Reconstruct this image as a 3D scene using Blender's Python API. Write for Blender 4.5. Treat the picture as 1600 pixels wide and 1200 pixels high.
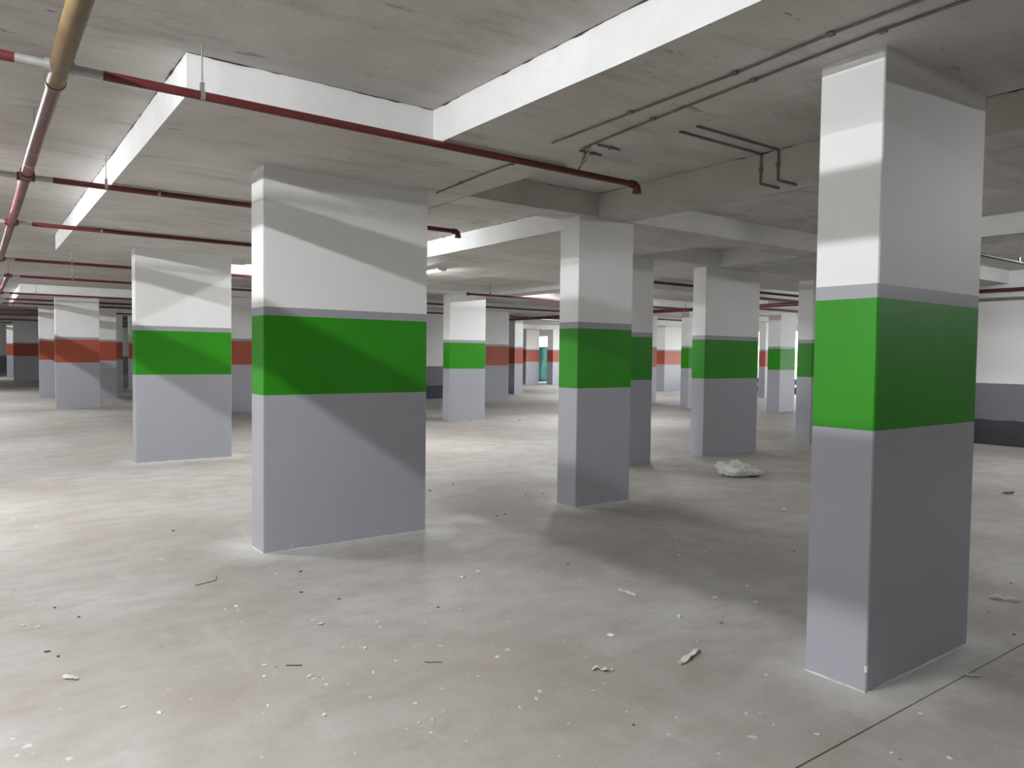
import bpy, bmesh, math, random
from mathutils import Vector, Matrix, noise
random.seed(7)
scene = bpy.context.scene
for o in list(bpy.data.objects): bpy.data.objects.remove(o)

# ------------------------------------------------------------------ camera
cd = bpy.data.cameras.new('camera'); cam = bpy.data.objects.new('camera', cd)
scene.collection.objects.link(cam)
FW = Vector((0.58871046, 0.80742084, -0.03862099)); RT = Vector((0.80823892, -0.58873199, 0.0120202)); UP = Vector((0.01303205, 0.0382914, 0.99918163))
m = Matrix((RT, UP, -FW)).transposed().to_4x4(); m.translation = Vector((0, 0, 1.55))
cam.matrix_world = m
cd.sensor_width = 36; cd.lens = 1156.24 * 36 / 1600; cd.clip_start = 0.05; cd.clip_end = 300
scene.camera = cam

# ------------------------------------------------------------------ world, exposure
w = bpy.data.worlds.new('sky'); scene.world = w; w.use_nodes = True
bg = w.node_tree.nodes['Background']; bg.inputs[0].default_value = (0.92, 0.96, 1.0, 1); bg.inputs[1].default_value = 8.0
scene.view_settings.view_transform = 'Standard'; scene.view_settings.look = 'None'
scene.view_settings.exposure = 0.0; scene.view_settings.gamma = 1.0; scene.view_settings.use_curve_mapping = False
LAMP = 1750.0         # tube emission

ROOT = scene.collection

# ------------------------------------------------------------------ materials
def mat(name, col, rough=0.7, spec=0.3, metal=0.0, var=0.0, vscale=3.0, col2=None, bump=0.0, bscale=40.0, stretch=(1, 1, 1), speck=None):
    """Principled with optional object-independent (world position) noise variation, specks and bump."""
    M = bpy.data.materials.new(name); M.use_nodes = True
    nt = M.node_tree; N = nt.nodes; L = nt.links; b = N['Principled BSDF']
    b.inputs['Base Color'].default_value = (*col, 1); b.inputs['Roughness'].default_value = rough
    b.inputs['Specular IOR Level'].default_value = spec; b.inputs['Metallic'].default_value = metal
    if var or bump or speck:
        g = N.new('ShaderNodeNewGeometry'); mp = N.new('ShaderNodeMapping'); mp.inputs['Scale'].default_value = stretch
        L.new(g.outputs['Position'], mp.inputs['Vector'])
    last = None
    if var:
        n = N.new('ShaderNodeTexNoise'); n.inputs['Scale'].default_value = vscale; n.inputs['Detail'].default_value = 8; n.inputs['Roughness'].default_value = .6
        L.new(mp.outputs[0], n.inputs['Vector'])
        r = N.new('ShaderNodeValToRGB'); r.color_ramp.elements[0].position = .32; r.color_ramp.elements[1].position = .68
        c2 = col2 or tuple(c * (1 - var) for c in col)
        r.color_ramp.elements[0].color = (*c2, 1); r.color_ramp.elements[1].color = (*col, 1)
        L.new(n.outputs['Fac'], r.inputs[0]); last = r.outputs[0]
    if speck:
        scol, sscale, thr = speck
        n = N.new('ShaderNodeTexNoise'); n.inputs['Scale'].default_value = sscale; n.inputs['Detail'].default_value = 4
        L.new(g.outputs['Position'], n.inputs['Vector'])
        r = N.new('ShaderNodeValToRGB'); r.color_ramp.elements[0].position = thr; r.color_ramp.elements[1].position = thr + .05
        mx = N.new('ShaderNodeMix'); mx.data_type = 'RGBA'
        L.new(n.outputs['Fac'], r.inputs[0]); L.new(r.outputs[0], mx.inputs[0])
        if last: L.new(last, mx.inputs[6])
        else: mx.inputs[6].default_value = (*col, 1)
        mx.inputs[7].default_value = (*scol, 1); last = mx.outputs[2]
    if last: L.new(last, b.inputs['Base Color'])
    if bump:
        n = N.new('ShaderNodeTexNoise'); n.inputs['Scale'].default_value = bscale; n.inputs['Detail'].default_value = 6
        L.new(mp.outputs[0], n.inputs['Vector'])
        bp = N.new('ShaderNodeBump'); bp.inputs['Strength'].default_value = bump; bp.inputs['Distance'].default_value = .02
        L.new(n.outputs['Fac'], bp.inputs['Height']); L.new(bp.outputs[0], b.inputs['Normal'])
    return M

WHITE = mat('white_paint', (.80, .80, .79), .55, .35, var=.05, vscale=1.3, bump=.06, bscale=9)
GREY = mat('grey_paint', (.39, .395, .435), .42, .4, var=.06, vscale=1.1, bump=.05, bscale=9)
STRIPE = mat('grey_stripe_paint', (.34, .34, .37), .42, .4, var=.06, vscale=1.1)
GREEN = mat('green_paint', (.030, .275, .008), .45, .25, var=.16, vscale=1.6, bump=.05, bscale=9)
RED = mat('brick_red_paint', (.40, .085, .045), .42, .4, var=.12, vscale=1.6)
BEAMW = mat('whitewashed_concrete', (.76, .76, .75), .75, .2, var=.13, vscale=2.2, bump=.15, bscale=14, speck=((.30, .28, .26), 5.5, .74))
DARKBASE = mat('dark_grey_paint', (.045, .048, .056), .5, .4, var=.2, vscale=3)
DADO = mat('grey_dado_paint', (.17, .175, .19), .45, .4, var=.08, vscale=2)
PIPE_RED = mat('red_pipe_paint', (.125, .024, .024), .40, .4, var=.25, vscale=6, speck=((.5, .42, .4), 18, .72))
PIPE_BROWN = mat('brown_wrapped_pipe', (.175, .118, .056), .45, .35, var=.35, vscale=7, col2=(.12, .075, .035))
GALV = mat('galvanised_steel', (.42, .42, .40), .45, .5, .5, var=.25, vscale=12)
RUST = mat('dull_hanger_steel', (.33, .33, .31), .5, .4, .5, var=.3, vscale=20)
CONDUIT = mat('painted_conduit', (.25, .225, .205), .7, .2, var=.3, vscale=5)
PALE = mat('bare_pale_concrete', (.60, .575, .54), .8, .2, var=.16, vscale=2.2, bump=.15, bscale=14, speck=((.30, .28, .26), 5.5, .73))
GAP = mat('shutter_gap', (.12, .105, .095), .95, .05)
PLASTER = mat('dry_plaster', (.74, .73, .69), .9, .1, var=.2, vscale=30, bump=.3, bscale=60)
CRUMB = mat('white_plaster_crumb', (.72, .70, .65), .9, .1, var=.15, vscale=40)
DARKCRUMB = mat('dark_mortar_crumb', (.13, .115, .10), .9, .1, var=.3, vscale=40)
TWIG = mat('dark_twig', (.08, .065, .055), .8, .2)
BROWN = mat('brown_scrap', (.22, .11, .07), .8, .2, var=.3, vscale=30)
CLOTH = mat('dusty_cloth', (.74, .73, .71), .9, .1, var=.35, vscale=16, bump=.4, bscale=45)
TEAL = mat('teal_tarpaulin', (.03, .22, .19), .5, .4, var=.35, vscale=2.5)
HOUSING = mat('lamp_housing', (.78, .78, .78), .4, .4)
WIRE = mat('yellow_green_wire', (.42, .45, .16), .6, .3)
BLACK = mat('black_rubber', (.02, .02, .02), .6, .3)
ASPH = mat('outside_ground', (.42, .41, .38), .9, .1, var=.2, vscale=.6)

LIT = bpy.data.materials.new('lit_tube'); LIT.use_nodes = True
b = LIT.node_tree.nodes['Principled BSDF']; b.inputs['Base Color'].default_value = (.9, .9, .9, 1)
b.inputs['Emission Color'].default_value = (.945, .975, 1.0, 1); b.inputs['Emission Strength'].default_value = LAMP

MID = LIT.copy(); MID.name = 'softer_lit_tube'; MID.node_tree.nodes['Principled BSDF'].inputs['Emission Strength'].default_value = LAMP * .52
WEAK = LIT.copy(); WEAK.name = 'dim_lit_tube'; WEAK.node_tree.nodes['Principled BSDF'].inputs['Emission Strength'].default_value = LAMP * .30
def ceiling_mat():
    """Off-form concrete: two-tone blotches, streaks along the shutter boards, dark pits."""
    M = bpy.data.materials.new('raw_concrete_soffit'); M.use_nodes = True
    nt = M.node_tree; N = nt.nodes; L = nt.links; b = N['Principled BSDF']
    b.inputs['Roughness'].default_value = .85; b.inputs['Specular IOR Level'].default_value = .2
    g = N.new('ShaderNodeNewGeometry')
    def noise_(scale, st=(1, 1, 1), det=6, rough=.55):
        mp = N.new('ShaderNodeMapping'); mp.inputs['Scale'].default_value = st; L.new(g.outputs['Position'], mp.inputs['Vector'])
        n = N.new('ShaderNodeTexNoise'); n.inputs['Scale'].default_value = scale; n.inputs['Detail'].default_value = det; n.inputs['Roughness'].default_value = rough
        L.new(mp.outputs[0], n.inputs['Vector']); return n.outputs['Fac']
    def ramp(f, a, ca, bb, cb):
        r = N.new('ShaderNodeValToRGB'); r.color_ramp.elements[0].position = a; r.color_ramp.elements[1].position = bb
        r.color_ramp.elements[0].color = (*ca, 1); r.color_ramp.elements[1].color = (*cb, 1); L.new(f, r.inputs[0]); return r.outputs[0]
    def mix(f, A, B):
        x = N.new('ShaderNodeMix'); x.data_type = 'RGBA'
        if isinstance(f, float): x.inputs[0].default_value = f
        else: L.new(f, x.inputs[0])
        for s, v in ((6, A), (7, B)):
            if isinstance(v, tuple): x.inputs[s].default_value = (*v, 1)
            else: L.new(v, x.inputs[s])
        return x.outputs[2]
    c = ramp(noise_(1.1), .35, (.54, .51, .485), .66, (.64, .625, .60))
    st = ramp(noise_(1.0, (.5, 4.5, 1), 7, .65), .36, (.74, .74, .74), .60, (1, 1, 1))
    mu = N.new('ShaderNodeMix'); mu.data_type = 'RGBA'; mu.blend_type = 'MULTIPLY'; mu.inputs[0].default_value = .32
    L.new(c, mu.inputs[6]); L.new(st, mu.inputs[7]); c = mu.outputs[2]
    c = mix(ramp(noise_(1.7, (.6, 1.9, 1), 7, .72), .53, (0, 0, 0), .66, (.62, .62, .62)), c, (.37, .34, .315))
    pit = ramp(noise_(3.4, (.6, 2.2, 1), 6, .75), .625, (0, 0, 0), .665, (.8, .8, .8))
    c = mix(pit, c, (.20, .185, .17))
    L.new(c, b.inputs['Base Color'])
    bp = N.new('ShaderNodeBump'); bp.inputs['Strength'].default_value = .12; bp.inputs['Distance'].default_value = .02
    L.new(noise_(18), bp.inputs['Height']); L.new(bp.outputs[0], b.inputs['Normal'])
    return M
CEIL = ceiling_mat()

def floor_mat(cols):
    """Dusty screed: warm/cool blotches, scuffs, fine white flecks, plaster dust spilt round the nearest columns."""
    M = bpy.data.materials.new('dusty_screed_floor'); M.use_nodes = True
    nt = M.node_tree; N = nt.nodes; L = nt.links; b = N['Principled BSDF']
    b.inputs['Roughness'].default_value = .62; b.inputs['Specular IOR Level'].default_value = .25
    g = N.new('ShaderNodeNewGeometry')
    def noise_(scale, st=(1, 1, 1), det=6, rough=.55):
        mp = N.new('ShaderNodeMapping'); mp.inputs['Scale'].default_value = st; L.new(g.outputs['Position'], mp.inputs['Vector'])
        n = N.new('ShaderNodeTexNoise'); n.inputs['Scale'].default_value = scale; n.inputs['Detail'].default_value = det; n.inputs['Roughness'].default_value = rough
        L.new(mp.outputs[0], n.inputs['Vector']); return n.outputs['Fac']
    def ramp(f, a, ca, bb, cb):
        r = N.new('ShaderNodeValToRGB'); r.color_ramp.elements[0].position = a; r.color_ramp.elements[1].position = bb
        r.color_ramp.elements[0].color = (*ca, 1); r.color_ramp.elements[1].color = (*cb, 1); L.new(f, r.inputs[0]); return r.outputs[0]
    def mix(f, A, B, mode='MIX'):
        x = N.new('ShaderNodeMix'); x.data_type = 'RGBA'; x.blend_type = mode
        if isinstance(f, float): x.inputs[0].default_value = f
        else: L.new(f, x.inputs[0])
        for s, v in ((6, A), (7, B)):
            if isinstance(v, tuple): x.inputs[s].default_value = (*v, 1)
            else: L.new(v, x.inputs[s])
        return x.outputs[2]
    def math_(op, a, bb=None):
        n = N.new('ShaderNodeMath'); n.operation = op
        for i, v in enumerate((a, bb)):
            if v is None: continue
            if isinstance(v, (int, float)): n.inputs[i].default_value = v
            else: L.new(v, n.inputs[i])
        return n.outputs[0]
    c = ramp(noise_(.55, det=5), .38, (.40, .362, .328), .62, (.495, .475, .45))
    c = mix(ramp(noise_(2.6, (1, 1.6, 1), 9, .68), .42, (0, 0, 0), .70, (.75, .75, .75)), c, (.335, .295, .26))
    c = mix(ramp(noise_(1.4, (2.2, .8, 1), 8, .7), .56, (0, 0, 0), .74, (.6, .6, .6)), c, (.52, .505, .475))
    c = mix(ramp(noise_(46, det=3), .70, (0, 0, 0), .75, (1, 1, 1)), c, (.58, .56, .52))
    c = mix(ramp(noise_(30, det=3), .715, (0, 0, 0), .76, (1, 1, 1)), c, (.22, .195, .17))
    # paint and plaster drips: scattered irregular white spots, a few dark ones
    for sc, thr, pick, colr in ((7.0, .13, .30, (.66, .645, .61)), (17.0, .15, .26, (.62, .60, .565)), (10.0, .10, .18, (.20, .175, .15))):
        vo = N.new('ShaderNodeTexVoronoi'); vo.inputs['Scale'].default_value = sc
        wn = N.new('ShaderNodeTexNoise'); wn.inputs['Scale'].default_value = sc * 3.2; L.new(g.outputs['Position'], wn.inputs['Vector'])
        vm = N.new('ShaderNodeVectorMath'); vm.operation = 'MULTIPLY_ADD'; L.new(wn.outputs['Color'], vm.inputs[0]); vm.inputs[1].default_value = (.35 / sc,) * 3; L.new(g.outputs['Position'], vm.inputs[2])
        L.new(vm.outputs[0], vo.inputs['Vector'])
        sepc = N.new('ShaderNodeSeparateColor'); L.new(vo.outputs['Color'], sepc.inputs[0])
        spot = math_('MULTIPLY', math_('LESS_THAN', vo.outputs['Distance'], math_('MULTIPLY', sepc.outputs[1], thr)), math_('LESS_THAN', sepc.outputs[0], pick))
        c = mix(math_('MULTIPLY', spot, .8), c, colr)
    # plaster dust round column feet: distance to footprint, broken up by noise
    sep = N.new('ShaderNodeSeparateXYZ'); L.new(g.outputs['Position'], sep.inputs[0])
    # broad brown dirt blotches
    c = mix(ramp(noise_(.38, (1, .8, 1), 5, .6), .55, (0, 0, 0), .68, (.5, .5, .5)), c, (.33, .285, .245))
    acc = None; wob = noise_(5.5, det=6, rough=.7)
    for (x0, y0, wx, wy) in cols:
        dx = math_('MAXIMUM', math_('SUBTRACT', math_('ABSOLUTE', math_('SUBTRACT', sep.outputs[0], x0 + wx / 2)), wx / 2), 0)
        dy = math_('MAXIMUM', math_('SUBTRACT', math_('ABSOLUTE', math_('SUBTRACT', sep.outputs[1], y0 + wy / 2)), wy / 2), 0)
        d = math_('SQRT', math_('ADD', math_('MULTIPLY', dx, dx), math_('MULTIPLY', dy, dy)))
        acc = d if acc is None else math_('MINIMUM', acc, d)
    dd = math_('ADD', acc, math_('MULTIPLY', math_('SUBTRACT', wob, .5), .55))
    c = mix(ramp(dd, .02, (.85, .85, .85), .34, (0, 0, 0)), c, (.63, .62, .595))
    L.new(c, b.inputs['Base Color'])
    L.new(ramp(noise_(2.0), .3, (.5, .5, .5), .7, (.72, .72, .72)), b.inputs['Roughness'])
    bp = N.new('ShaderNodeBump'); bp.inputs['Strength'].default_value = .18; bp.inputs['Distance'].default_value = .012
    L.new(noise_(24, det=8, rough=.65), bp.inputs['Height']); L.new(bp.outputs[0], b.inputs['Normal'])
    return M

# ------------------------------------------------------------------ mesh helpers
class MB:
    def __init__(s): s.v = []; s.f = []; s.mi = []
    def add(s, vs, fs, mi=0):
        k = len(s.v); s.v += [tuple(v) for v in vs]
        for f in fs: s.f.append(tuple(i + k for i in f)); s.mi.append(mi)
        return s
    def box(s, x0, y0, z0, x1, y1, z1, side=0, bottom=None, top=None):
        vs = [(x0, y0, z0), (x1, y0, z0), (x1, y1, z0), (x0, y1, z0), (x0, y0, z1), (x1, y0, z1), (x1, y1, z1), (x0, y1, z1)]
        bo = side if bottom is None else bottom; to = side if top is None else top
        s.add(vs, [(0, 3, 2, 1)], bo); s.add(vs, [(4, 5, 6, 7)], to)
        s.add(vs, [(0, 1, 5, 4), (1, 2, 6, 5), (2, 3, 7, 6), (3, 0, 4, 7)], side); return s
    def prism(s, pts, z0, z1, mi=0):
        n = len(pts)
        vs = [(x, y, z0) for x, y in pts] + [(x, y, z1) for x, y in pts]
        s.add(vs, [tuple(range(n - 1, -1, -1)), tuple(range(n, 2 * n))] + [(i, (i + 1) % n, n + (i + 1) % n, n + i) for i in range(n)], mi); return s
    def tube(s, pts, r, n=12, mi=0, caps=True):
        pts = [Vector(p) for p in pts]; rings = []
        rs = r if isinstance(r, (list, tuple)) else [r] * len(pts)
        t0 = (pts[1] - pts[0]).normalized()
        a = t0.orthogonal().normalized()
        for i, p in enumerate(pts):
            if i == 0: t = pts[1] - pts[0]
            elif i == len(pts) - 1: t = pts[-1] - pts[-2]
            else: t = (pts[i + 1] - p).normalized() + (p - pts[i - 1]).normalized()
            t.normalize(); a = (a - t * a.dot(t)).normalized(); c = t.cross(a)
            rings.append([p + (a * math.cos(2 * math.pi * k / n) + c * math.sin(2 * math.pi * k / n)) * rs[i] for k in range(n)])
        vs = [v for R in rings for v in R]; fs = []
        for i in range(len(pts) - 1):
            for k in range(n):
                fs.append((i * n + k, i * n + (k + 1) % n, (i + 1) * n + (k + 1) % n, (i + 1) * n + k))
        if caps: fs += [tuple(range(n - 1, -1, -1)), tuple((len(pts) - 1) * n + k for k in range(n))]
        s.add(vs, fs, mi); return s
    def mesh(s, name, mats, smooth=False):
        me = bpy.data.meshes.new(name); me.from_pydata(s.v, [], s.f)
        for M in (mats if isinstance(mats, (list, tuple)) else [mats]): me.materials.append(M)
        for p, i in zip(me.polygons, s.mi): p.material_index = i
        if smooth:
            me.polygons.foreach_set('use_smooth', [True] * len(me.polygons))
            try: me.set_sharp_from_angle(angle=math.radians(40))
            except Exception: pass
        me.update(); return me
    def build(s, name, mats, parent=None, loc=(0, 0, 0), smooth=False):
        o = bpy.data.objects.new(name, s.mesh(name, mats, smooth)); o.location = loc; ROOT.objects.link(o)
        if parent: o.parent = parent
        return o
def tag(o, label=None, cat=None, group=None, kind=None):
    if label: o['label'] = label
    if cat: o['category'] = cat
    if group: o['group'] = group
    if kind: o['kind'] = kind
    return o
def empty(name, loc):
    o = bpy.data.objects.new(name, None); o.location = loc; o.empty_display_size = .1; ROOT.objects.link(o); return o
def copy_tree(o, parent=None):
    c = o.copy(); ROOT.objects.link(c)
    if parent: c.parent = parent
    for ch in list(o.children): copy_tree(ch, c)
    return c

# ------------------------------------------------------------------ layout data (metres; Y runs along the aisle, X across)
SOF, SLAB = 2.965, 3.20
GB, GT, ST = 1.222, 1.835, 1.900
NEAR = [(3.341, 1.756, 1.051, .314), (1.791, 5.678, 1.422, .294), (4.966, 5.686, .768, .30), (1.806, 11.244, 1.277, .26)]

# ------------------------------------------------------------------ floor: screed panels parted by saw-cut joints
FLOOR = floor_mat(NEAR)
fl = MB().box(-13, -9, -.25, 29, 60, -.02).build('floor', FLOOR); tag(fl, 'dusty grey screed floor of the parking hall', 'floor', kind='structure')
xs = [-13, 8.0, 29]; ys = [-9, -4.0, 1.575, 6.85, 12.4, 18.0, 60]
for i in range(len(xs) - 1):
    for j in range(len(ys) - 1):
        gap = .0015
        MB().box(xs[i] + (gap if i else 0), ys[j] + (.004 if ys[j] == 1.575 else gap), -.02, xs[i + 1] - (gap if i < len(xs) - 2 else 0), ys[j + 1] - (.004 if ys[j + 1] == 1.575 else gap), 0).build('floor_panel', FLOOR, fl)
gr = MB().box(29, -40, -.4, 140, 120, -.12).build('outside_ground', ASPH); tag(gr, 'pale ground outside the open side of the hall', 'ground', kind='structure')

# ------------------------------------------------------------------ ceiling: slab with dropped beams and panels
ce = MB().box(-13, -9, SLAB, 29.2, 60, SLAB + .25).build('ceiling', CEIL); tag(ce, 'raw concrete slab over the parking hall', 'ceiling', kind='structure')
def wob_drop(name, x0, y0, x1, y1, z=SOF, top=SLAB, side=None):
    """dropped concrete member: whitewashed sides with a slightly uneven lower arris, raw soffit"""
    M = MB()
    def edge(a, bb):
        n = max(1, min(40, int((Vector(bb) - Vector(a)).length / .35)))
        return [(a[0] + (bb[0] - a[0]) * t / n, a[1] + (bb[1] - a[1]) * t / n) for t in range(n)]
    ring = edge((x0, y0), (x1, y0)) + edge((x1, y0), (x1, y1)) + edge((x1, y1), (x0, y1)) + edge((x0, y1), (x0, y0))
    n = len(ring)
    zz = [z + noise.noise(Vector((x * 1.3, y * 1.3, 4.2))) * .006 for x, y in ring]
    vs = [(x, y, k) for (x, y), k in zip(ring, zz)] + [(x, y, top) for x, y in ring]
    M.add(vs, [(i, (i + 1) % n, n + (i + 1) % n, n + i) for i in range(n)], 0)
    M.add(vs, [tuple(range(n - 1, -1, -1))], 1)
    return M.build(name, [side or BEAMW, CEIL], ce)
E_ = .0015
wob_drop('beam', 2.54, -9, 3.59, 4.42)                                  # strip over the near column line
wob_drop('drop_panel', .975, 4.42, 3.59, 12.4)                          # panel over the two wide columns
wob_drop('drop_panel', 3.59, -3.0, 4.42, 2.075, side=PALE)                         # over the slim near column
wob_drop('beam', 3.59, 5.62, 5.16, 5.98, side=PALE)                                # cross beam
wob_drop('beam', 5.16, -9, 5.60, 5.98, side=PALE)                                  # beam towards the camera side
wob_drop('beam', 5.60, 5.62, 9.36, 6.03)
wob_drop('drop_panel', 5.38, 6.03, 7.55, 17.2)
wob_drop('beam', 9.36, -9, 9.92, 7.42)
wob_drop('beam', 9.92, 5.62, 15.27, 6.03)
wob_drop('beam', 7.55, 7.42, 15.27, 8.1)
wob_drop('drop_panel', 7.55, 8.1, 10.05, 11.1)
wob_drop('beam', 10.05, 10.72, 22.0, 11.1)
wob_drop('beam', 10.05, 11.1, 10.6, 14.7)
wob_drop('beam', 7.55, 14.7, 22.0, 15.2)
wob_drop('beam', 3.59, 14.2, 5.38, 14.75)
wob_drop('drop_panel', .985, 22.35, 3.6, 29.2)
wob_drop('beam', 3.6, 19.4, 17.0, 20.2)
wob_drop('beam', 3.6, 26.9, 7.0, 27.8)
wob_drop('drop_panel', .985, 43.0, 3.6, 52.0)
wob_drop('beam', 3.6, 33.0, 12.0, 33.8)
wob_drop('beam', 17.2, 15.2, 17.9, 32.0)
wob_drop('beam', 17.9, 17.2, 28.9, 17.8)
wob_drop('beam', 17.9, 22.8, 28.9, 23.9)
wob_drop('beam', 17.9, 12.5, 28.9, 13.2)
wob_drop('beam', 17.9, 31.0, 28.9, 32.4)

def seam(a, bb, n, seed):
    """ragged open shutter joint where slab and dropped side meet"""
    A = Vector((*a, SLAB)); B = Vector((*bb, SLAB)); d = B - A; k = int(d.length / .035); M = MB(); vs = []
    for i in range(k + 1):
        t = i / k; q = t * d.length
        h = max(0, .002 + .010 * noise.noise(Vector((q * 2.3, seed, 0))) + .011 * noise.noise(Vector((q * 9, seed, 3))))
        p = A + d * t + Vector((n[0], n[1], 0)) * .002
        vs += [tuple(p), tuple(p - Vector((0, 0, h))), tuple(A + d * t + Vector((n[0], n[1], 0)) * (.002 + h * .8) - Vector((0, 0, .0015)))]
    M.add(vs, [(3 * i, 3 * i + 1, 3 * i + 4, 3 * i + 3) for i in range(k)] + [(3 * i, 3 * i + 3, 3 * i + 5, 3 * i + 2) for i in range(k)])
    M.build('shutter_gap', GAP, ce)
seam((.975, 4.42), (2.54, 4.42), (0, -1), 1); seam((.975, 12.4), (.975, 4.42), (-1, 0), 2); seam((2.54, 4.42), (2.54, -2), (-1, 0), 3)
seam((3.59, 5.62), (5.16, 5.62), (0, -1), 4); seam((5.16, 5.62), (5.16, 0), (-1, 0), 5); seam((5.38, 14.2), (5.38, 6.03), (-1, 0), 6)

# ------------------------------------------------------------------ walls
def banded_wall(name, label, x0, y0, x1, y1, base=True):
    root = empty(name, ((x0 + x1) / 2, (y0 + y1) / 2, 0)); tag(root, label, 'wall', kind='structure')
    lx0, ly0, lx1, ly1 = x0 - root.location.x, y0 - root.location.y, x1 - root.location.x, y1 - root.location.y
    z = 0
    if base:
        # ragged brushed top edge of the dark skirting coat
        MB().box(lx0, ly0, 0, lx1, ly1, .44).build('dark_base', DARKBASE, root); z = .44
        k = 0; along_y = (ly1 - ly0) > (lx1 - lx0)
        n = int(max(ly1 - ly0, lx1 - lx0) / .12)
        M = MB(); f = lambda t: .46 + .035 * noise.noise(Vector((t * 3.1, 1.7, x0))) + .015 * noise.noise(Vector((t * 11, .3, y0)))
        e = .003
        for i in range(n):
            a = i / n; bb = (i + 1) / n
            if along_y:
                A = ly0 + (ly1 - ly0) * a; B = ly0 + (ly1 - ly0) * bb
                M.add([(lx0 - e, A, .40), (lx0 - e, B, .40), (lx0 - e, B, f(bb * n * .12)), (lx0 - e, A, f(a * n * .12))], [(0, 3, 2, 1)])
            else:
                A = lx0 + (lx1 - lx0) * a; B = lx0 + (lx1 - lx0) * bb
                M.add([(A, ly0 - e, .40), (B, ly0 - e, .40), (B, ly0 - e, f(bb * n * .12)), (A, ly0 - e, f(a * n * .12))], [(0, 1, 2, 3)])
        M.build('brushed_edge', DARKBASE, root)
    MB().box(lx0, ly0, z, lx1, ly1, 1.14).build('dado', DADO, root)
    MB().box(lx0, ly0, 1.14, lx1, ly1, SLAB).build('upper_wall', WHITE, root)
    return root
banded_wall('wall_right', 'white wall with grey dado and dark base beside the open bay', 15.27, -9, 15.5, 9.55)
banded_wall('wall_back', 'far white wall with grey dado and dark base behind red-banded columns', 11.6, 22.5, 16.2, 22.75)
banded_wall('wall_end', 'white end wall with grey dado closing the long aisle', -13, 59.7, 29, 60, False)
banded_wall('wall_left', 'white side wall with grey dado left of the aisle', -13.2, -9, -13, 60, False)
banded_wall('wall_rear', 'white rear wall with grey dado', -13, -9.2, 15.5, -9, False)
# open side: piers, header and low parapet
fa = empty('wall_open_side', (28.9, 25, 0)); tag(fa, 'open outer side with white piers and low parapet in daylight', 'wall', kind='structure')
MB().box(0, -34, 0, .2, 35, .55).build('parapet', GREY, fa)
MB().box(0, -34, 2.75, .2, 35, SLAB).build('header', WHITE, fa)
for y in range(-34, 35, 6): MB().box(-.05, y, .55, .25, y + .5, 2.75).build('pier', WHITE, fa)

# ------------------------------------------------------------------ columns
def column(label, x0, y0, wx, wy, colour, top=SOF, group=None, skirt=False):
    root = empty('concrete_column', (x0, y0, 0)); tag(root, label, 'column', group)
    c = .006
    pts = [(c, 0), (wx - c, 0), (wx, c), (wx, wy - c), (wx - c, wy), (c, wy), (0, wy - c), (0, c)]
    MB().prism(pts, 0, GB).build('lower_shaft', GREY, root)
    tag(MB().prism(pts, GB, GT).build('colour_band', colour, root), 'green painted band' if colour is GREEN else 'brick red painted band')
    MB().prism(pts, GT, ST).build('grey_stripe', STRIPE, root)
    MB().prism(pts, ST, top + .012).build('upper_shaft', WHITE, root)
    if skirt:
        # ragged bead of dry plaster along the two visible feet
        M = MB()
        for (a, bb, nrm) in (((0, 0), (wx, 0), (0, -1)), ((0, wy), (0, 0), (-1, 0))):
            Lh = math.hypot(bb[0] - a[0], bb[1] - a[1]); n = max(4, int(Lh / .025)); R = []
            for i in range(n + 1):
                t = i / n; px = a[0] + (bb[0] - a[0]) * t; py = a[1] + (bb[1] - a[1]) * t
                wd = .007 + .012 * max(0, noise.noise(Vector((x0 * 7 + t * Lh * 9, y0, nrm[0])))) + .003 * random.random()
                h = .004 + .010 * max(0, noise.noise(Vector((x0 * 3 + t * Lh * 7, y0 + 5, nrm[1]))))
                R.append(((px, py, h), (px + nrm[0] * wd * .5, py + nrm[1] * wd * .5, h * .8), (px + nrm[0] * wd, py + nrm[1] * wd, 0)))
            vs = [v for r in R for v in r]
            M.add(vs, [(i * 3 + k, (i + 1) * 3 + k, (i + 1) * 3 + k + 1, i * 3 + k + 1) for i in range(n) for k in range(2)])
        M.build('plaster_skirt', PLASTER, root)
    if skirt and wx > 1.04 and y0 < 6:
        if y0 < 3: MB().box(-.002, -.002, .095, .012, .012, .125).build('paint_chip', PLASTER, root)
        else: MB().box(.215, -.002, .02, .221, .004, .055).build('paint_chip', PLASTER, root)
    return root
column('slim green-banded column standing beside the sawn floor joint', *NEAR[0], GREEN, skirt=True)
column('broad green-banded column crossed by diagonal pipe shadows at the front of the drop panel', *NEAR[1], GREEN, skirt=True)
column('slim green-banded column under the crossing of two beams', *NEAR[2], GREEN, skirt=True)
column('green-banded column at the far end of the drop panel, behind the broad front column', *NEAR[3], GREEN, skirt=True)
column('green-banded column half hidden behind the column at the beam crossing', 7.22, 7.48, .75, .3, GREEN)
column('broad green-banded column behind the crumpled dusty cloth', 9.233, 7.567, 1.366, .26, GREEN)
column('green-banded column just beyond the lit ceiling batten', 9.0, 14.84, 1.013, .29, GREEN)
column('green-banded column partly hidden by the slim column beside the floor joint', 12.25, 7.62, 1.0, .3, GREEN)
column('green-banded column almost hidden behind the column with the cloth in front', 17.55, 15.0, 1.0, .3, GREEN, top=SLAB - .012)
column('green-banded column in front of the daylit opening', 18.86, 12.73, .75, .42, GREEN)
column('wide red-banded column, first of the red ones along the aisle pipes', 1.77, 22.85, 1.02, .3, RED)
column('red-banded column right behind the first red one along the aisle pipes', 1.75, 28.4, 1.0, .3, RED)
GD = 'distant red-banded columns along the aisle'
for a in ((1.64, 44.0, 1.08, .5), (1.55, 50.0, 1.0, .4)):
    column('distant red-banded column far down the pipe aisle', *a, RED, group=GD)
GM = 'shaded red-banded columns between the aisle rows'
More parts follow.
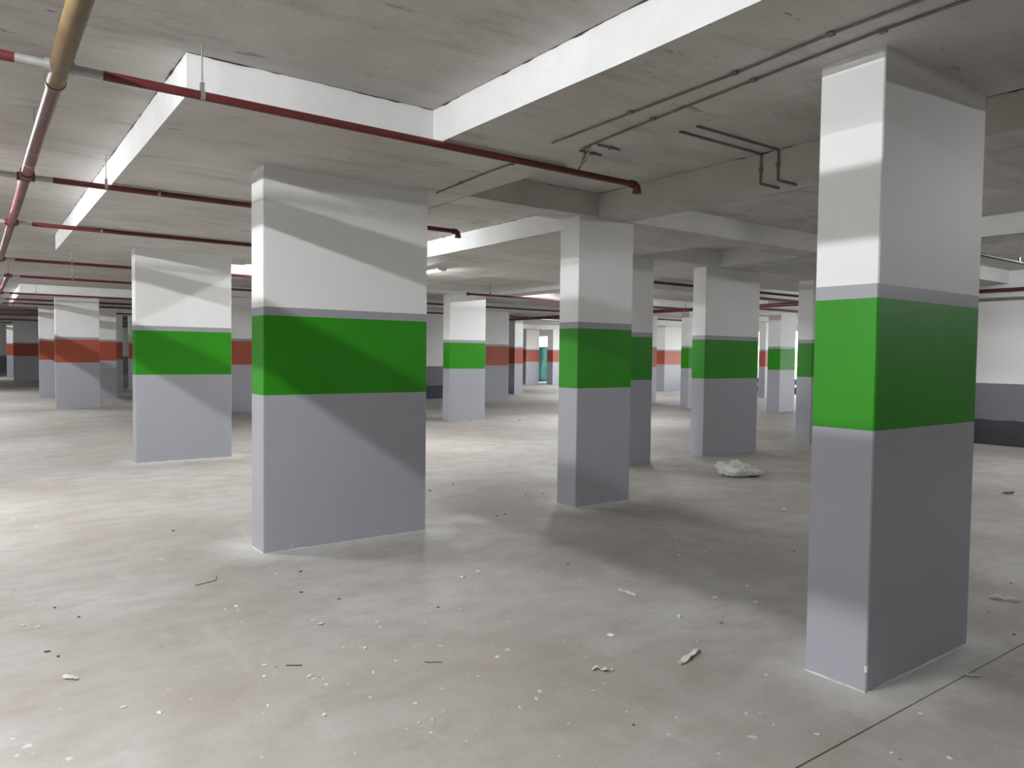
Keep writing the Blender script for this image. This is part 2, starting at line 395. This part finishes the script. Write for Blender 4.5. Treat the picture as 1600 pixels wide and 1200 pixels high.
column('shaded red-banded column between the two green columns of the drop panel', 5.0, 19.7, 1.1, .3, RED)
for a in ((2.95, 27.2, .86, .3), (3.75, 31.0, .8, .3), (5.12, 33.3, .9, .3)):
    column('shaded red-banded column deep between the aisle rows', *a, RED, group=GM, top=SOF if a[1] in (27.2,) or a[1] == 33.3 else SLAB - .012)
column('red-banded column standing just behind the green column by the ceiling batten', 13.16, 19.55, .95, .3, RED)
column('red-banded column at the open end of the far dark-based wall', 17.5, 23.85, .42, .48, RED)
column('red-banded column with the teal tarpaulin on both sides', 24.1, 31.8, .9, .5, RED)
column('red-banded column to the daylit side of the teal tarpaulin', 25.35, 31.05, .95, .5, RED)
column('red-banded column just showing beside the half hidden green column', 17.95, 17.4, .8, .3, RED)
column('sunlit red-banded column before the dark low barrier', 25.4, 23.1, 1.35, .62, RED)
column('red-banded column beside the daylit opening', 25.3, 17.75, .6, .3, RED)

# ------------------------------------------------------------------ lamps
def make_lamp():
    root = empty('batten_lamp', (0, 0, 0))
    MB().box(-.032, -.62, -.022, .032, .62, 0).build('housing', HOUSING, root)
    n = 10; pr = [(.009 * math.cos(math.pi * (1 + k / n)), -.022 + .013 * math.sin(math.pi * (1 + k / n))) for k in range(n + 1)]
    M = MB(); vs = [(x, y, z) for y in (-.6, .6) for x, z in pr]; k = n + 1
    M.add(vs, [(i, i + 1, k + i + 1, k + i) for i in range(n)] + [tuple(range(k - 1, -1, -1)), tuple(range(k, 2 * k))])
    M.build('tube', LIT, root, smooth=True)
    for y in (-.61, .61): MB().box(-.031, y - .012, -.038, .031, y + .012, -.022).build('end_cap', HOUSING, root)
    return root
lamp0 = make_lamp()
LAMPS = [(-.75, y) for y in (2.75, 8.4, 19.7, 25.3, 31.0, 48.0)]
for i, (x, y) in enumerate(LAMPS):
    o = lamp0 if i == 0 else copy_tree(lamp0)
    o.location = (x, y, SLAB); tag(o, 'long white batten lamp on the slab beside the twin pipe mains', 'lamp', 'batten lamps along the pipe aisle')
for y in (-2.9, 2.75, 8.4, 14.0, 19.7):  # unseen row added as fill, evens the light on left-facing sides
    o = copy_tree(lamp0); o.location = (-7.65, y, SLAB); tag(o, 'unseen fill lamp added on the slab of the neighbouring aisle left of the mains', 'lamp', 'unseen fill lamps added in the neighbouring aisle')
weak0 = None
def with_tube(m):
    c = copy_tree(lamp0)
    for ch in c.children:
        if ch.name.startswith('tube'): ch.data = ch.data.copy(); ch.data.materials[0] = m
    return c
o = with_tube(MID); o.location = (-.75, 14.0, SLAB); tag(o, 'long white batten lamp on the slab beside the twin pipe mains', 'lamp', 'batten lamps along the pipe aisle')
def one_lamp(label, loc):
    global weak0
    if weak0 is None:
        weak0 = copy_tree(lamp0)
        for ch in weak0.children:
            if ch.name.startswith('tube'): ch.data = ch.data.copy(); ch.data.materials[0] = WEAK
        o = weak0
    else: o = copy_tree(weak0)
    o.location = loc; tag(o, label, 'lamp'); o.scale = (2.4, 1, 1.6) if loc[0] == 6.15 else (1, 1, 1)
    if 'group' in o: del o['group']
one_lamp('lit white batten lamp under the soffit beside the broad green-banded column', (6.15, 11.0, SOF - .004))
one_lamp('dim unseen fill lamp added in the recess slab right behind the broad front column', (3.95, 9.1, SLAB))  # added hidden lamp, brightens the white beam side in the recess
DIM = LIT.copy(); DIM.name = 'faint_fill_tube'; DIM.node_tree.nodes['Principled BSDF'].inputs['Emission Strength'].default_value = LAMP * .065
o = with_tube(DIM); o.location = (7.75, 3.85, SLAB); tag(o, 'faint unseen fill lamp added on the slab of the bay behind the slim column', 'lamp')  # added lamp hidden by the slim column, lifts the beam face beyond
if 'group' in o: del o['group']
one_lamp('lit batten lamp in the recess behind the far column of the drop panel', (4.55, 13.3, SLAB))
for x, y in ((8.6, -.6), (12.9, 3.3)):  # added out of view to fill the right wall and column fronts
    o = with_tube(MID); o.location = (x, y, SLAB); tag(o, 'unseen fill lamp added on the slab beside the right wall bays', 'lamp', 'unseen fill lamps added in the right wall bays')
for x, y in ((12.2, 13.2), (19.5, 21.0), (24.0, 27.5)):  # unseen lamps for the rear bays, placed where columns hide them
    o = copy_tree(lamp0); o.location = (x, y, SLAB); tag(o, 'unseen batten lamp on the slab among the rear columns', 'lamp', 'unseen batten lamps over the rear bays')

# ------------------------------------------------------------------ pipes
PZ = 2.93
def hanger(parent, x, y, z, r, top, axis='x'):
    h = MB().tube([(x, y, z + r), (x, y, top)], .0045, 8).build('hanger_rod', RUST, parent)
    ring = []
    for k in range(17):
        a = 2 * math.pi * k / 16
        ring.append((x, y + math.cos(a) * (r + .004), z + math.sin(a) * (r + .004)) if axis == 'x' else (x + math.cos(a) * (r + .004), y, z + math.sin(a) * (r + .004)))
    M = MB(); d = .012
    vs = []
    for (px, py, pz) in ring:
        if axis == 'x': vs += [(px - d, py, pz), (px + d, py, pz)]
        else: vs += [(px, py - d, pz), (px, py + d, pz)]
    M.add(vs, [(2 * i, 2 * i + 1, 2 * i + 3, 2 * i + 2) for i in range(16)])
    M.box(x - .011, y - .011, z + r, x + .011, y + .011, z + r + .045)
    M.build('hanger_clamp', RUST, parent)
def soffit_at(x, y):
    for (x0, y0, x1, y1) in ((.975, 4.42, 3.59, 12.4), (2.54, -9, 3.59, 4.42), (.985, 22.35, 3.6, 29.2), (5.16, -9, 5.62, 5.98), (3.59, 5.62, 5.16, 5.98)):
        if x0 <= x <= x1 and y0 <= y <= y1: return SOF
    return SLAB
# first main along the aisle: brown-wrapped length, then red
t = main1 = empty('fire_main', (.362, 1.0, PZ)); tag(t, 'red fire main with brown wrapped length running along the aisle ceiling', 'pipe')
MB().tube([(0, -6, 0), (0, 3.52, 0)], .046, 20).build('wrapped_pipe', PIPE_BROWN, t, smooth=True)
MB().tube([(0, 3.50, 0), (0, 3.535, 0)], .050, 20).build('wrap_end', PIPE_BROWN, t, smooth=True)
MB().tube([(0, 3.53, 0), (0, 12.9, 0)], .039, 20).build('pipe', PIPE_RED, t, smooth=True)
for y in (6.02, 8.75, 12.75):
    MB().tube([(0, y - .09, 0), (0, y - .05, 0)], .049, 20).build('coupling', PIPE_RED, t, smooth=True)
    MB().tube([(0, y - .05, 0), (0, y + .05, 0)], .045, 20).build('tee', PIPE_RED, t, smooth=True)
    MB().tube([(0, y + .05, 0), (0, y + .09, 0)], .049, 20).build('coupling', PIPE_RED, t, smooth=True)
MB().tube([(0, 5.55, 0), (0, 5.57, 0)], .041, 20).build('pipe_joint', GALV, t, smooth=True)
for y in (1.6, 5.1, 7.3, 10.6): hanger(t, 0, y, 0, .039, SLAB - PZ, 'y')
t = main2 = empty('fire_main', (.56, 16.0, PZ)); tag(t, 'red fire main of the far aisle beyond the drop panel', 'pipe')
MB().tube([(0, .8, 0), (0, 34, 0)], .036, 14).build('pipe', PIPE_RED, t, smooth=True)
MB().tube([(0, .74, 0), (0, .86, 0)], .042, 14).build('coupling', PIPE_RED, t, smooth=True)
for y in (.9, 6.2, 11, 17, 23): hanger(t, 0, y, 0, .036, SLAB - PZ, 'y')
# second main, lower and beside it
t = empty('service_main', (-.2, 1.0, 2.855)); tag(t, 'thick grey service main beside the red fire main', 'pipe')
MB().tube([(0, -6, 0), (0, 29, 0)], .050, 20).build('pipe', GALV, t, smooth=True)
for y in (0, 4, 8.2, 12.2, 16.4, 20.4): hanger(t, 0, y, 0, .050, SLAB - 2.855, 'y')
def sub(M, name, m, parent): return M.build(name, m, parent, smooth=True)
def branch(parent, label, y, xend, hx, main=.362, r=.0235, xs=-1.6, drop=True):
    py = parent.location.y
    t = MB().tube([(.185, 0, 0), (xend - main, 0, 0)], r * 1.04, 14).tube([(-.185, 0, 0), (xs - main, 0, 0)], r * 1.04, 14).build('branch_pipe', PIPE_RED, parent, (0, y - py, 0), smooth=True)
    tag(t, label)
    sub(MB().tube([(.045, 0, 0), (.19, 0, 0)], r, 14), 'bare_nipple', GALV, t)
    sub(MB().tube([(-.045, 0, 0), (-.19, 0, 0)], r, 14), 'bare_nipple', GALV, t)
    sub(MB().tube([(.03, 0, 0), (.062, 0, 0)], r * 1.4, 14), 'branch_socket', GALV if y == 4.27 else PIPE_RED, t)
    sub(MB().tube([(-.03, 0, 0), (-.062, 0, 0)], r * 1.4, 14), 'branch_socket', GALV if y == 4.27 else PIPE_RED, t)
    if drop:
        xe = xend - main
        e = MB().tube([(xe - .03, 0, 0), (xe + .012, 0, -.002), (xe + .034, 0, -.014), (xe + .042, 0, -.038), (xe + .042, 0, -.06)], [r * 1.35] * 5, 14)
        e.tube([(xe + .042, 0, -.05), (xe + .042, 0, -.068)], r * 1.55, 14)
        sub(e, 'end_elbow', PIPE_RED, t)
    for x in hx: hanger(t, x - main, 0, 0, r, soffit_at(x, y) - PZ + .001, 'x')
    return t
branch(main1, 'red sprinkler branch pipe with elbow end running before the front edge of the drop panel', 4.27, 4.29, (1.02,))
branch(main1, 'red sprinkler branch pipe with elbow end just behind the broad front column', 7.13, 4.38, (.93, 1.34, 3.3))
branch(main1, 'red sprinkler branch pipe crossing midway under the drop panel', 9.75, 4.4, (1.22, 3.2))
branch(main1, 'red sprinkler branch pipe just past the far end of the drop panel', 13.75, 4.4, (1.3, 3.4))
branch(main2, 'red sprinkler branch pipe hung in the bay before the red-banded columns', 16.85, 7.0, (1.6, 3.7), main=.56)
branch(main2, 'red sprinkler branch pipe at the front edge of the second drop panel', 22.0, 7.0, (1.3, 4.6), main=.56)
for i, y in enumerate((24.6, 26.8, 31.0, 35.7, 41.2, 46.8)):
    branch(main2, 'distant thin red branch pipe', y, 7.0, (1.4,), main=.56, drop=False)
def run(label, a, bb, r=.026, hs=(), name='sprinkler_pipe', parent=None, m=PIPE_RED):
    A = Vector(a); d = Vector(bb) - A; ax = 'x' if abs(d.x) > abs(d.y) else 'y'
    if parent: t = MB().tube([(0, 0, 0), d], r, 12).build('branch_pipe', m, parent, A - parent.location, smooth=True); tag(t, label)
    else:
        t = empty(name, a); tag(t, label, 'pipe'); MB().tube([(0, 0, 0), d], r, 12).build('pipe', m, t, smooth=True)
    for e in (Vector((0, 0, 0)), d):
        u = d.normalized() * .03; MB().tube([e - u, e + u], r * 1.4, 12).build('coupling', m, t, smooth=True)
    for f in hs:
        p = d * f; hanger(t, p.x, p.y, p.z, r, SLAB - A.z, ax)
    return t
Q = 2.90
mr = run('red sprinkler main running lengthwise toward the teal tarpaulin, with cross branches', (16.4, 10.2, Q), (16.4, 30.0, Q), r=.05, hs=(.2, .5))
run('red branch passing over the green column beyond the ceiling batten', (8.9, 13.9, Q), (16.4, 13.9, Q), hs=(.08, .4), parent=mr)
run('red branch crossing before the far red-banded column', (8.0, 17.3, Q), (16.4, 17.3, Q), hs=(.5,), parent=mr)
run('red branch in front of the far dark-based wall', (11.0, 21.0, Q), (20.0, 21.0, Q), hs=(.5,), parent=mr)
run('red branch near the right wall end', (13.4, 10.2, Q), (17.6, 10.2, Q), parent=mr)
run('thin red branch before the daylit opening', (16.4, 12.4, Q), (22.4, 12.4, Q), hs=(.6,), parent=mr)
run('thin red branch toward the sunlit red-banded column', (16.4, 18.3, Q), (24.0, 18.3, Q), hs=(.6,), parent=mr)
run('red sprinkler pipe behind the broad column with the cloth', (8.4, 9.2, 2.88), (15.2, 9.2, 2.88), hs=(.6,))
run('dark thin sprinkler pipe hung before the right wall', (9.99, 4.14, Q), (15.2, 4.14, Q), r=.02, hs=(.3, .7), m=BLACK)
run('red pipe fixed along the top of the white right wall', (15.21, -6, 2.85), (15.21, 9.4, 2.85), r=.035, name='wall_pipe')
run('grey conduit running along the white right wall under the red pipe', (15.24, -6, 2.69), (15.24, 9.4, 2.69), r=.028, name='wall_conduit', m=CONDUIT)

# ------------------------------------------------------------------ conduits on the soffit
def conduit(label, pts, r=.0065, clips=(), group=None):
    t = empty('conduit', pts[0]); tag(t, label, 'conduit', group); A = Vector(pts[0])
    MB().tube([Vector(p) - A for p in pts], r, 8).build('tube', CONDUIT, t, smooth=True)
    for c in clips:
        c = Vector(c) - A
        MB().box(c.x - .012, c.y - .016, c.z - .009, c.x + .012, c.y + .016, c.z + .008).build('coupling_box', CONDUIT, t)
    return t
cz = SOF - .008
conduit('thin conduit along the strip soffit, the one farther from the slim column', [(2.99, -1.0, cz), (3.02, 1.8, cz), (3.07, 2.4, cz), (3.12, 3.86, cz)], clips=[(3.08, 3.1, cz), (3.06, 2.36, cz), (3.02, 1.83, cz)])
conduit('thin conduit along the strip soffit that passes the slim column head', [(3.14, -1.0, cz), (3.16, 1.7, cz), (3.22, 2.4, cz), (3.30, 3.3, cz), (3.36, 3.82, cz)], clips=[(3.27, 3.1, cz), (3.21, 2.36, cz), (3.165, 1.68, cz)])
conduit('short conduit leading from the loose wires to the broad front column', [(3.22, 4.34, cz), (3.23, 4.8, cz), (3.29, 5.66, cz)], clips=[(3.225, 4.45, cz), (3.25, 5.2, cz)])
sz = SLAB - .008
conduit('conduit crossing the recess slab and turning down the beam, nearer the cross beam', [(4.18, 3.70, sz), (5.135, 3.70, sz), (5.15, 3.70, sz - .012), (5.15, 3.70, SOF - .004), (5.165, 3.70, SOF - .010), (5.40, 3.70, SOF - .010)], clips=[(5.15, 3.70, 3.07)], r=.010)
conduit('conduit crossing the recess slab and turning down the beam, nearer the slim column', [(4.18, 3.54, sz), (5.135, 3.54, sz), (5.15, 3.54, sz - .012), (5.15, 3.54, SOF - .004), (5.165, 3.54, SOF - .010), (5.40, 3.54, SOF - .010)], clips=[(5.15, 3.54, 3.08)], r=.010)
for y in (3.70, 3.88):
    conduit('short conduit stub on the strip soffit above the loose wires', [(3.38, y, cz), (3.58, y, cz)], r=.008, clips=[(3.5, y, cz)], group='conduit stubs above the loose wires')
# loose wires hanging from the soffit to the branch pipe
t = empty('loose_wires', (3.38, 3.80, SOF)); tag(t, 'tangled yellow-green wires hanging from the soffit above the branch pipe end', 'wires')
WX = .32
for k in range(6):
    ph = k * 1.1; pts = []
    for i in range(9):
        s = i / 8
        pts.append((WX * s + .03 * math.sin(7 * s + ph) * s * (1 - s), .46 * s + .03 * math.cos(6 * s + ph) * (1 - s), -.006 - .03 * math.sin(math.pi * s) * (1 + .6 * math.sin(ph)) - .004 * s))
    MB().tube(pts, .003, 6).build('wire', WIRE if k % 3 else BLACK, t, smooth=True)

# ------------------------------------------------------------------ far items: tarpaulin, barrier
M = MB(); nx, nz = 40, 14
for j in range(nz + 1):
    for i in range(nx + 1):
        x = 4.2 * i / nx; z = .05 + 1.95 * j / nz + .12 * (i / nx) * (j / nz)
        M.v.append((x, .07 * math.sin(x * 7 + .6 * math.sin(z * 3)) + .05 * noise.noise(Vector((x * 2, z * 2, 3))), z))
for j in range(nz):
    for i in range(nx): M.f.append((j * (nx + 1) + i, j * (nx + 1) + i + 1, (j + 1) * (nx + 1) + i + 1, (j + 1) * (nx + 1) + i)); M.mi.append(0)
tp = M.build('tarpaulin', TEAL, None, (24.2, 33.6, 0), smooth=True); so = tp.modifiers.new('thick', 'SOLIDIFY'); so.thickness = .01
tag(tp, 'teal tarpaulin sheet hung as a screen behind red-banded columns', 'tarpaulin')
t = empty('low_barrier', (27.8, 24.0, 0)); tag(t, 'low dark barrier with pale rails before the daylit opening', 'barrier')
for k, z in enumerate((.12, .5)): MB().box(-.06, -6, z, .06, 4, z + .2).build('dark_rail', BLACK, t)
for y in (-5.5, -2.5, .5, 3.5): MB().box(-.05, y, 0, .05, y + .1, .8).build('post', WHITE, t)
MB().box(-.05, -6, .36, .05, 4, .44).build('pale_rail', WHITE, t)

# ------------------------------------------------------------------ floor debris
# crumpled dusty cloth
bm = bmesh.new(); bmesh.ops.create_icosphere(bm, subdivisions=5, radius=1)
for v in bm.verts:
    p = v.co.copy(); n1 = noise.noise(p * 1.6 + Vector((3, 1, 0))); n2 = noise.noise(p * 4.2 + Vector((8, 2, 5))); n3 = noise.noise(p * 9)
    ridge = abs(noise.noise(p * 3.0 + Vector((1, 7, 2))))
    s = 1 + .26 * n1 + .10 * n2 + .05 * n3 - .30 * ridge - .20 * abs(noise.noise(p * 6.5 + Vector((4, 4, 1)))) - .10 * abs(noise.noise(p * 14)) + .15
    v.co = Vector((p.x * .27 * s * (1 + .25 * max(0, p.x)), p.y * .20 * s, max(0.0, (p.z * .5 + .42) * .20 * s * (1 - .55 * max(0, p.x)))))
me = bpy.data.meshes.new('crumpled_cloth'); bm.to_mesh(me); bm.free(); me.materials.append(CLOTH)
me.polygons.foreach_set('use_smooth', [True] * len(me.polygons))
o = bpy.data.objects.new('crumpled_cloth', me); ROOT.objects.link(o); o.location = (8.12, 6.08, 0); o.rotation_euler.z = -.55
tag(o, 'crumpled dusty cloth heaped on the floor before the broad column', 'cloth')
# cloth tail
def ribbon(name, label, a, bb, wdt, mt, lift=.008, cat='scrap', seed=1, group=None):
    A = Vector((*a, 0)); B = Vector((*bb, 0)); d = B - A; Lh = d.length; u = d / Lh; nrm = Vector((-u.y, u.x, 0)); n = 14; M = MB(); th = .004
    vs = []
    for i in range(n + 1):
        s = i / n; wv = wdt * (.35 + .65 * math.sin(math.pi * min(1, .12 + .8 * s))) * (.8 + .3 * noise.noise(Vector((s * 5, seed, 0))))
        c = u * Lh * s + nrm * (.02 * noise.noise(Vector((s * 2.2, seed, 9)))) ; z0 = .001 + lift * abs(math.sin(s * 7 + seed)) * .8
        tw = .6 * math.sin(s * 4 + seed)
        for (k, zz) in ((-1, 0), (1, 0), (1, th), (-1, th)):
            vs.append(tuple(c + nrm * k * wv / 2 + Vector((0, 0, z0 + zz + max(0, k * tw) * wv * .35))))
    M.add(vs, [(i * 4 + k, i * 4 + (k + 1) % 4, i * 4 + 4 + (k + 1) % 4, i * 4 + 4 + k) for i in range(n) for k in range(4)] + [(3, 2, 1, 0), (n * 4, n * 4 + 1, n * 4 + 2, n * 4 + 3)])
    o = M.build(name, mt, None, A, smooth=False); tag(o, label, cat, group); return o
ribbon('plaster_strip', 'long white peeled strip lying on the floor before the slim column', (2.855, 2.46), (3.085, 2.53), .045, CRUMB, .012, seed=2)
ribbon('plaster_strip', 'small bent white sliver lying near the edge of the floor shadow', (3.45, 3.50), (3.44, 3.335), .028, CRUMB, .012, seed=5)
ribbon('plaster_chip', 'white pointed plaster chip left of the long peeled strip', (2.455, 2.665), (2.53, 2.60), .042, CRUMB, .014, seed=3)
ribbon('plaster_chip', 'pale plaster smear-shaped chip near the brown wrapped pipe', (.33, 4.03), (.38, 3.96), .04, CRUMB, .006, seed=8)
ribbon('brown_scrap', 'brown flat scrap on the floor before the right wall', (9.70, 3.55), (9.86, 3.50), .07, BROWN, .02, seed=4)
ribbon('paper_scrap', 'curled grey paper scrap in the shade behind the slim column', (5.36, 2.02), (5.44, 1.87), .05, CRUMB, .02, seed=6)
ribbon('white_sliver', 'thin white sliver by the sawn joint at the slim column', (3.93, 1.57), (4.0, 1.52), .02, CRUMB, .004, seed=7)
def twig(label, pts):
    A = Vector((*pts[0], .004)); MBt = MB().tube([Vector((*p[:2], .003 + (.01 if i == len(pts) - 1 else 0))) - A for i, p in enumerate(pts)], .0024, 6)
    tag(MBt.build('wire_offcut', TWIG, None, A), label, 'offcut')
twig('thin dark bent wire offcut before the broad front column', [(1.17, 5.14), (1.24, 5.16), (1.315, 5.18), (1.335, 5.25)])
twig('short dark wire offcut lying by itself on the open floor', [(1.235, 3.565), (1.265, 3.545), (1.29, 3.50)])
twig('curled dark wire offcut beside a scuffed patch', [(1.82, 3.215), (1.84, 3.19), (1.86, 3.185), (1.875, 3.14)])
# crumbs: a few shared lumpy meshes
def lump(seed):
    bm = bmesh.new(); bmesh.ops.create_icosphere(bm, subdivisions=1, radius=1)
    for v in bm.verts:
        s = 1 + .45 * noise.noise(v.co * 1.7 + Vector((seed * 3.1, seed, 0)))
        v.co = Vector((v.co.x * s * 1.25, v.co.y * s * .85, max(0, (v.co.z + .35) * s * .55)))
    me = bpy.data.meshes.new('crumb'); bm.to_mesh(me); bm.free(); return me
LW = []; LD = []
for k in range(6):
    a = lump(k); a.materials.append(CRUMB); LW.append(a)
    a = lump(k + 20); a.materials.append(DARKCRUMB); LD.append(a)
WP = [(0.51, 3.54), (0.63, 3.4), (1.21, 4.57), (1.28, 4.58), (1.27, 4.51), (1.07, 5.47), (1.33, 5.62), (1.41, 5.51), (0.21, 4.92), (0.28, 4.85), (0.18, 5.55), (0.37, 5.94), (0.63, 5.8), (1.23, 4.29), (2.74, 4.32), (2.91, 4.37), (2.68, 4.04), (2.44, 3.95), (2.25, 3.9), (2.38, 3.78), (1.59, 4.01), (1.87, 3.86), (1.85, 3.78), (2.09, 3.69), (1.87, 3.41), (1.56, 3.62), (1.65, 3.55), (1.15, 3.63), (1.22, 3.77), (1.11, 3.5), (1.15, 3.48), (1.29, 3.38), (1.33, 3.31), (1.32, 3.25), (1.56, 3.25), (1.71, 3.31), (1.43, 3.02), (1.2, 2.98), (1.57, 2.85), (1.63, 2.71), (1.56, 2.68), (1.5, 2.69), (1.5, 2.59), (1.03, 3.2), (1.43, 2.67), (3.24, 4.55), (1.74, 2.91), (1.95, 2.92), (2.16, 3.06), (2.5, 3.43), (3.39, 3.81), (2.85, 2.94), (3.9, 3.67), (4.45, 3.86), (4.0, 3.42), (3.85, 3.03), (3.4, 2.93), (3.49, 2.75), (4.24, 3.07), (4.0, 2.83), (4.07, 3.05), (3.18, 2.61), (2.3, 2.49), (2.29, 2.26), (2.1, 2.63), (2.43, 2.1), (2.57, 3.01), (2.65, 2.89), (2.4, 2.52), (4.53, 3.68), (4.27, 3.28), (2.29, 2.02), (3.12, 2.14), (1.93, 2.56), (2.04, 2.58), (2.01, 2.32), (6.84, 5.86), (6.73, 4.45), (6.28, 4.08), (4.88, 3.42), (2.8, 1.67), (3.06, 1.27), (2.91, 1.42), (2.72, 1.82), (5.22, 1.82), (3.34, 1.51), (4.55, 1.5), (3.34, 5.16), (3.78, 4.85), (3.27, 4.6)]
DP = [(0.48, 4.9), (0.38, 5.16), (0.29, 4.42), (0.33, 4.32), (1.7, 4.62), (1.85, 4.36), (2.29, 3.88), (3.56, 4.15), (3.52, 2.72), (2.23, 2.16), (5.34, 3.43), (4.82, 4.19), (5.04, 1.9), (4.76, 1.66), (5.85, 2.07), (4.18, 7.29), (4.62, 7.51), (5.17, 6.48), (4.94, 6.49), (10.54, 14.12), (9.5, 14.68), (4.07, 5.81), (4.19, 5.83), (1.38, 6.83), (1.86, 5.07)]
BIG = {(2.91, 4.37), (2.74, 4.32), (4.0, 2.83), (4.24, 3.07), (3.85, 3.03), (3.4, 2.93), (2.85, 2.94), (1.59, 4.01), (1.28, 4.58), (6.73, 4.45), (3.12, 2.14), (1.29, 3.38)}
for i, (x, y) in enumerate(WP):
    o = bpy.data.objects.new('plaster_crumb', LW[i % 6]); ROOT.objects.link(o)
    s = random.uniform(.0045, .0085) * (1.9 if (x, y) in BIG else 1.0) * (1 + .06 * y); o.scale = (s * 1.3, s * 1.3, s); o.location = (x, y, 0); o.rotation_euler.z = random.uniform(0, 6.28)
    tag(o, 'small white plaster crumb on the bare floor', 'crumb', 'white plaster crumbs scattered over the floor')
for i, (x, y) in enumerate(DP):
    o = bpy.data.objects.new('mortar_crumb', LD[i % 6]); ROOT.objects.link(o)
    s = random.uniform(.0035, .006) * (1 + .16 * y); o.scale = (s * 1.4, s * 1.3, s); o.location = (x, y, 0); o.rotation_euler.z = random.uniform(0, 6.28)
    tag(o, 'small dark mortar crumb on the bare floor', 'crumb', 'dark mortar crumbs scattered over the floor')
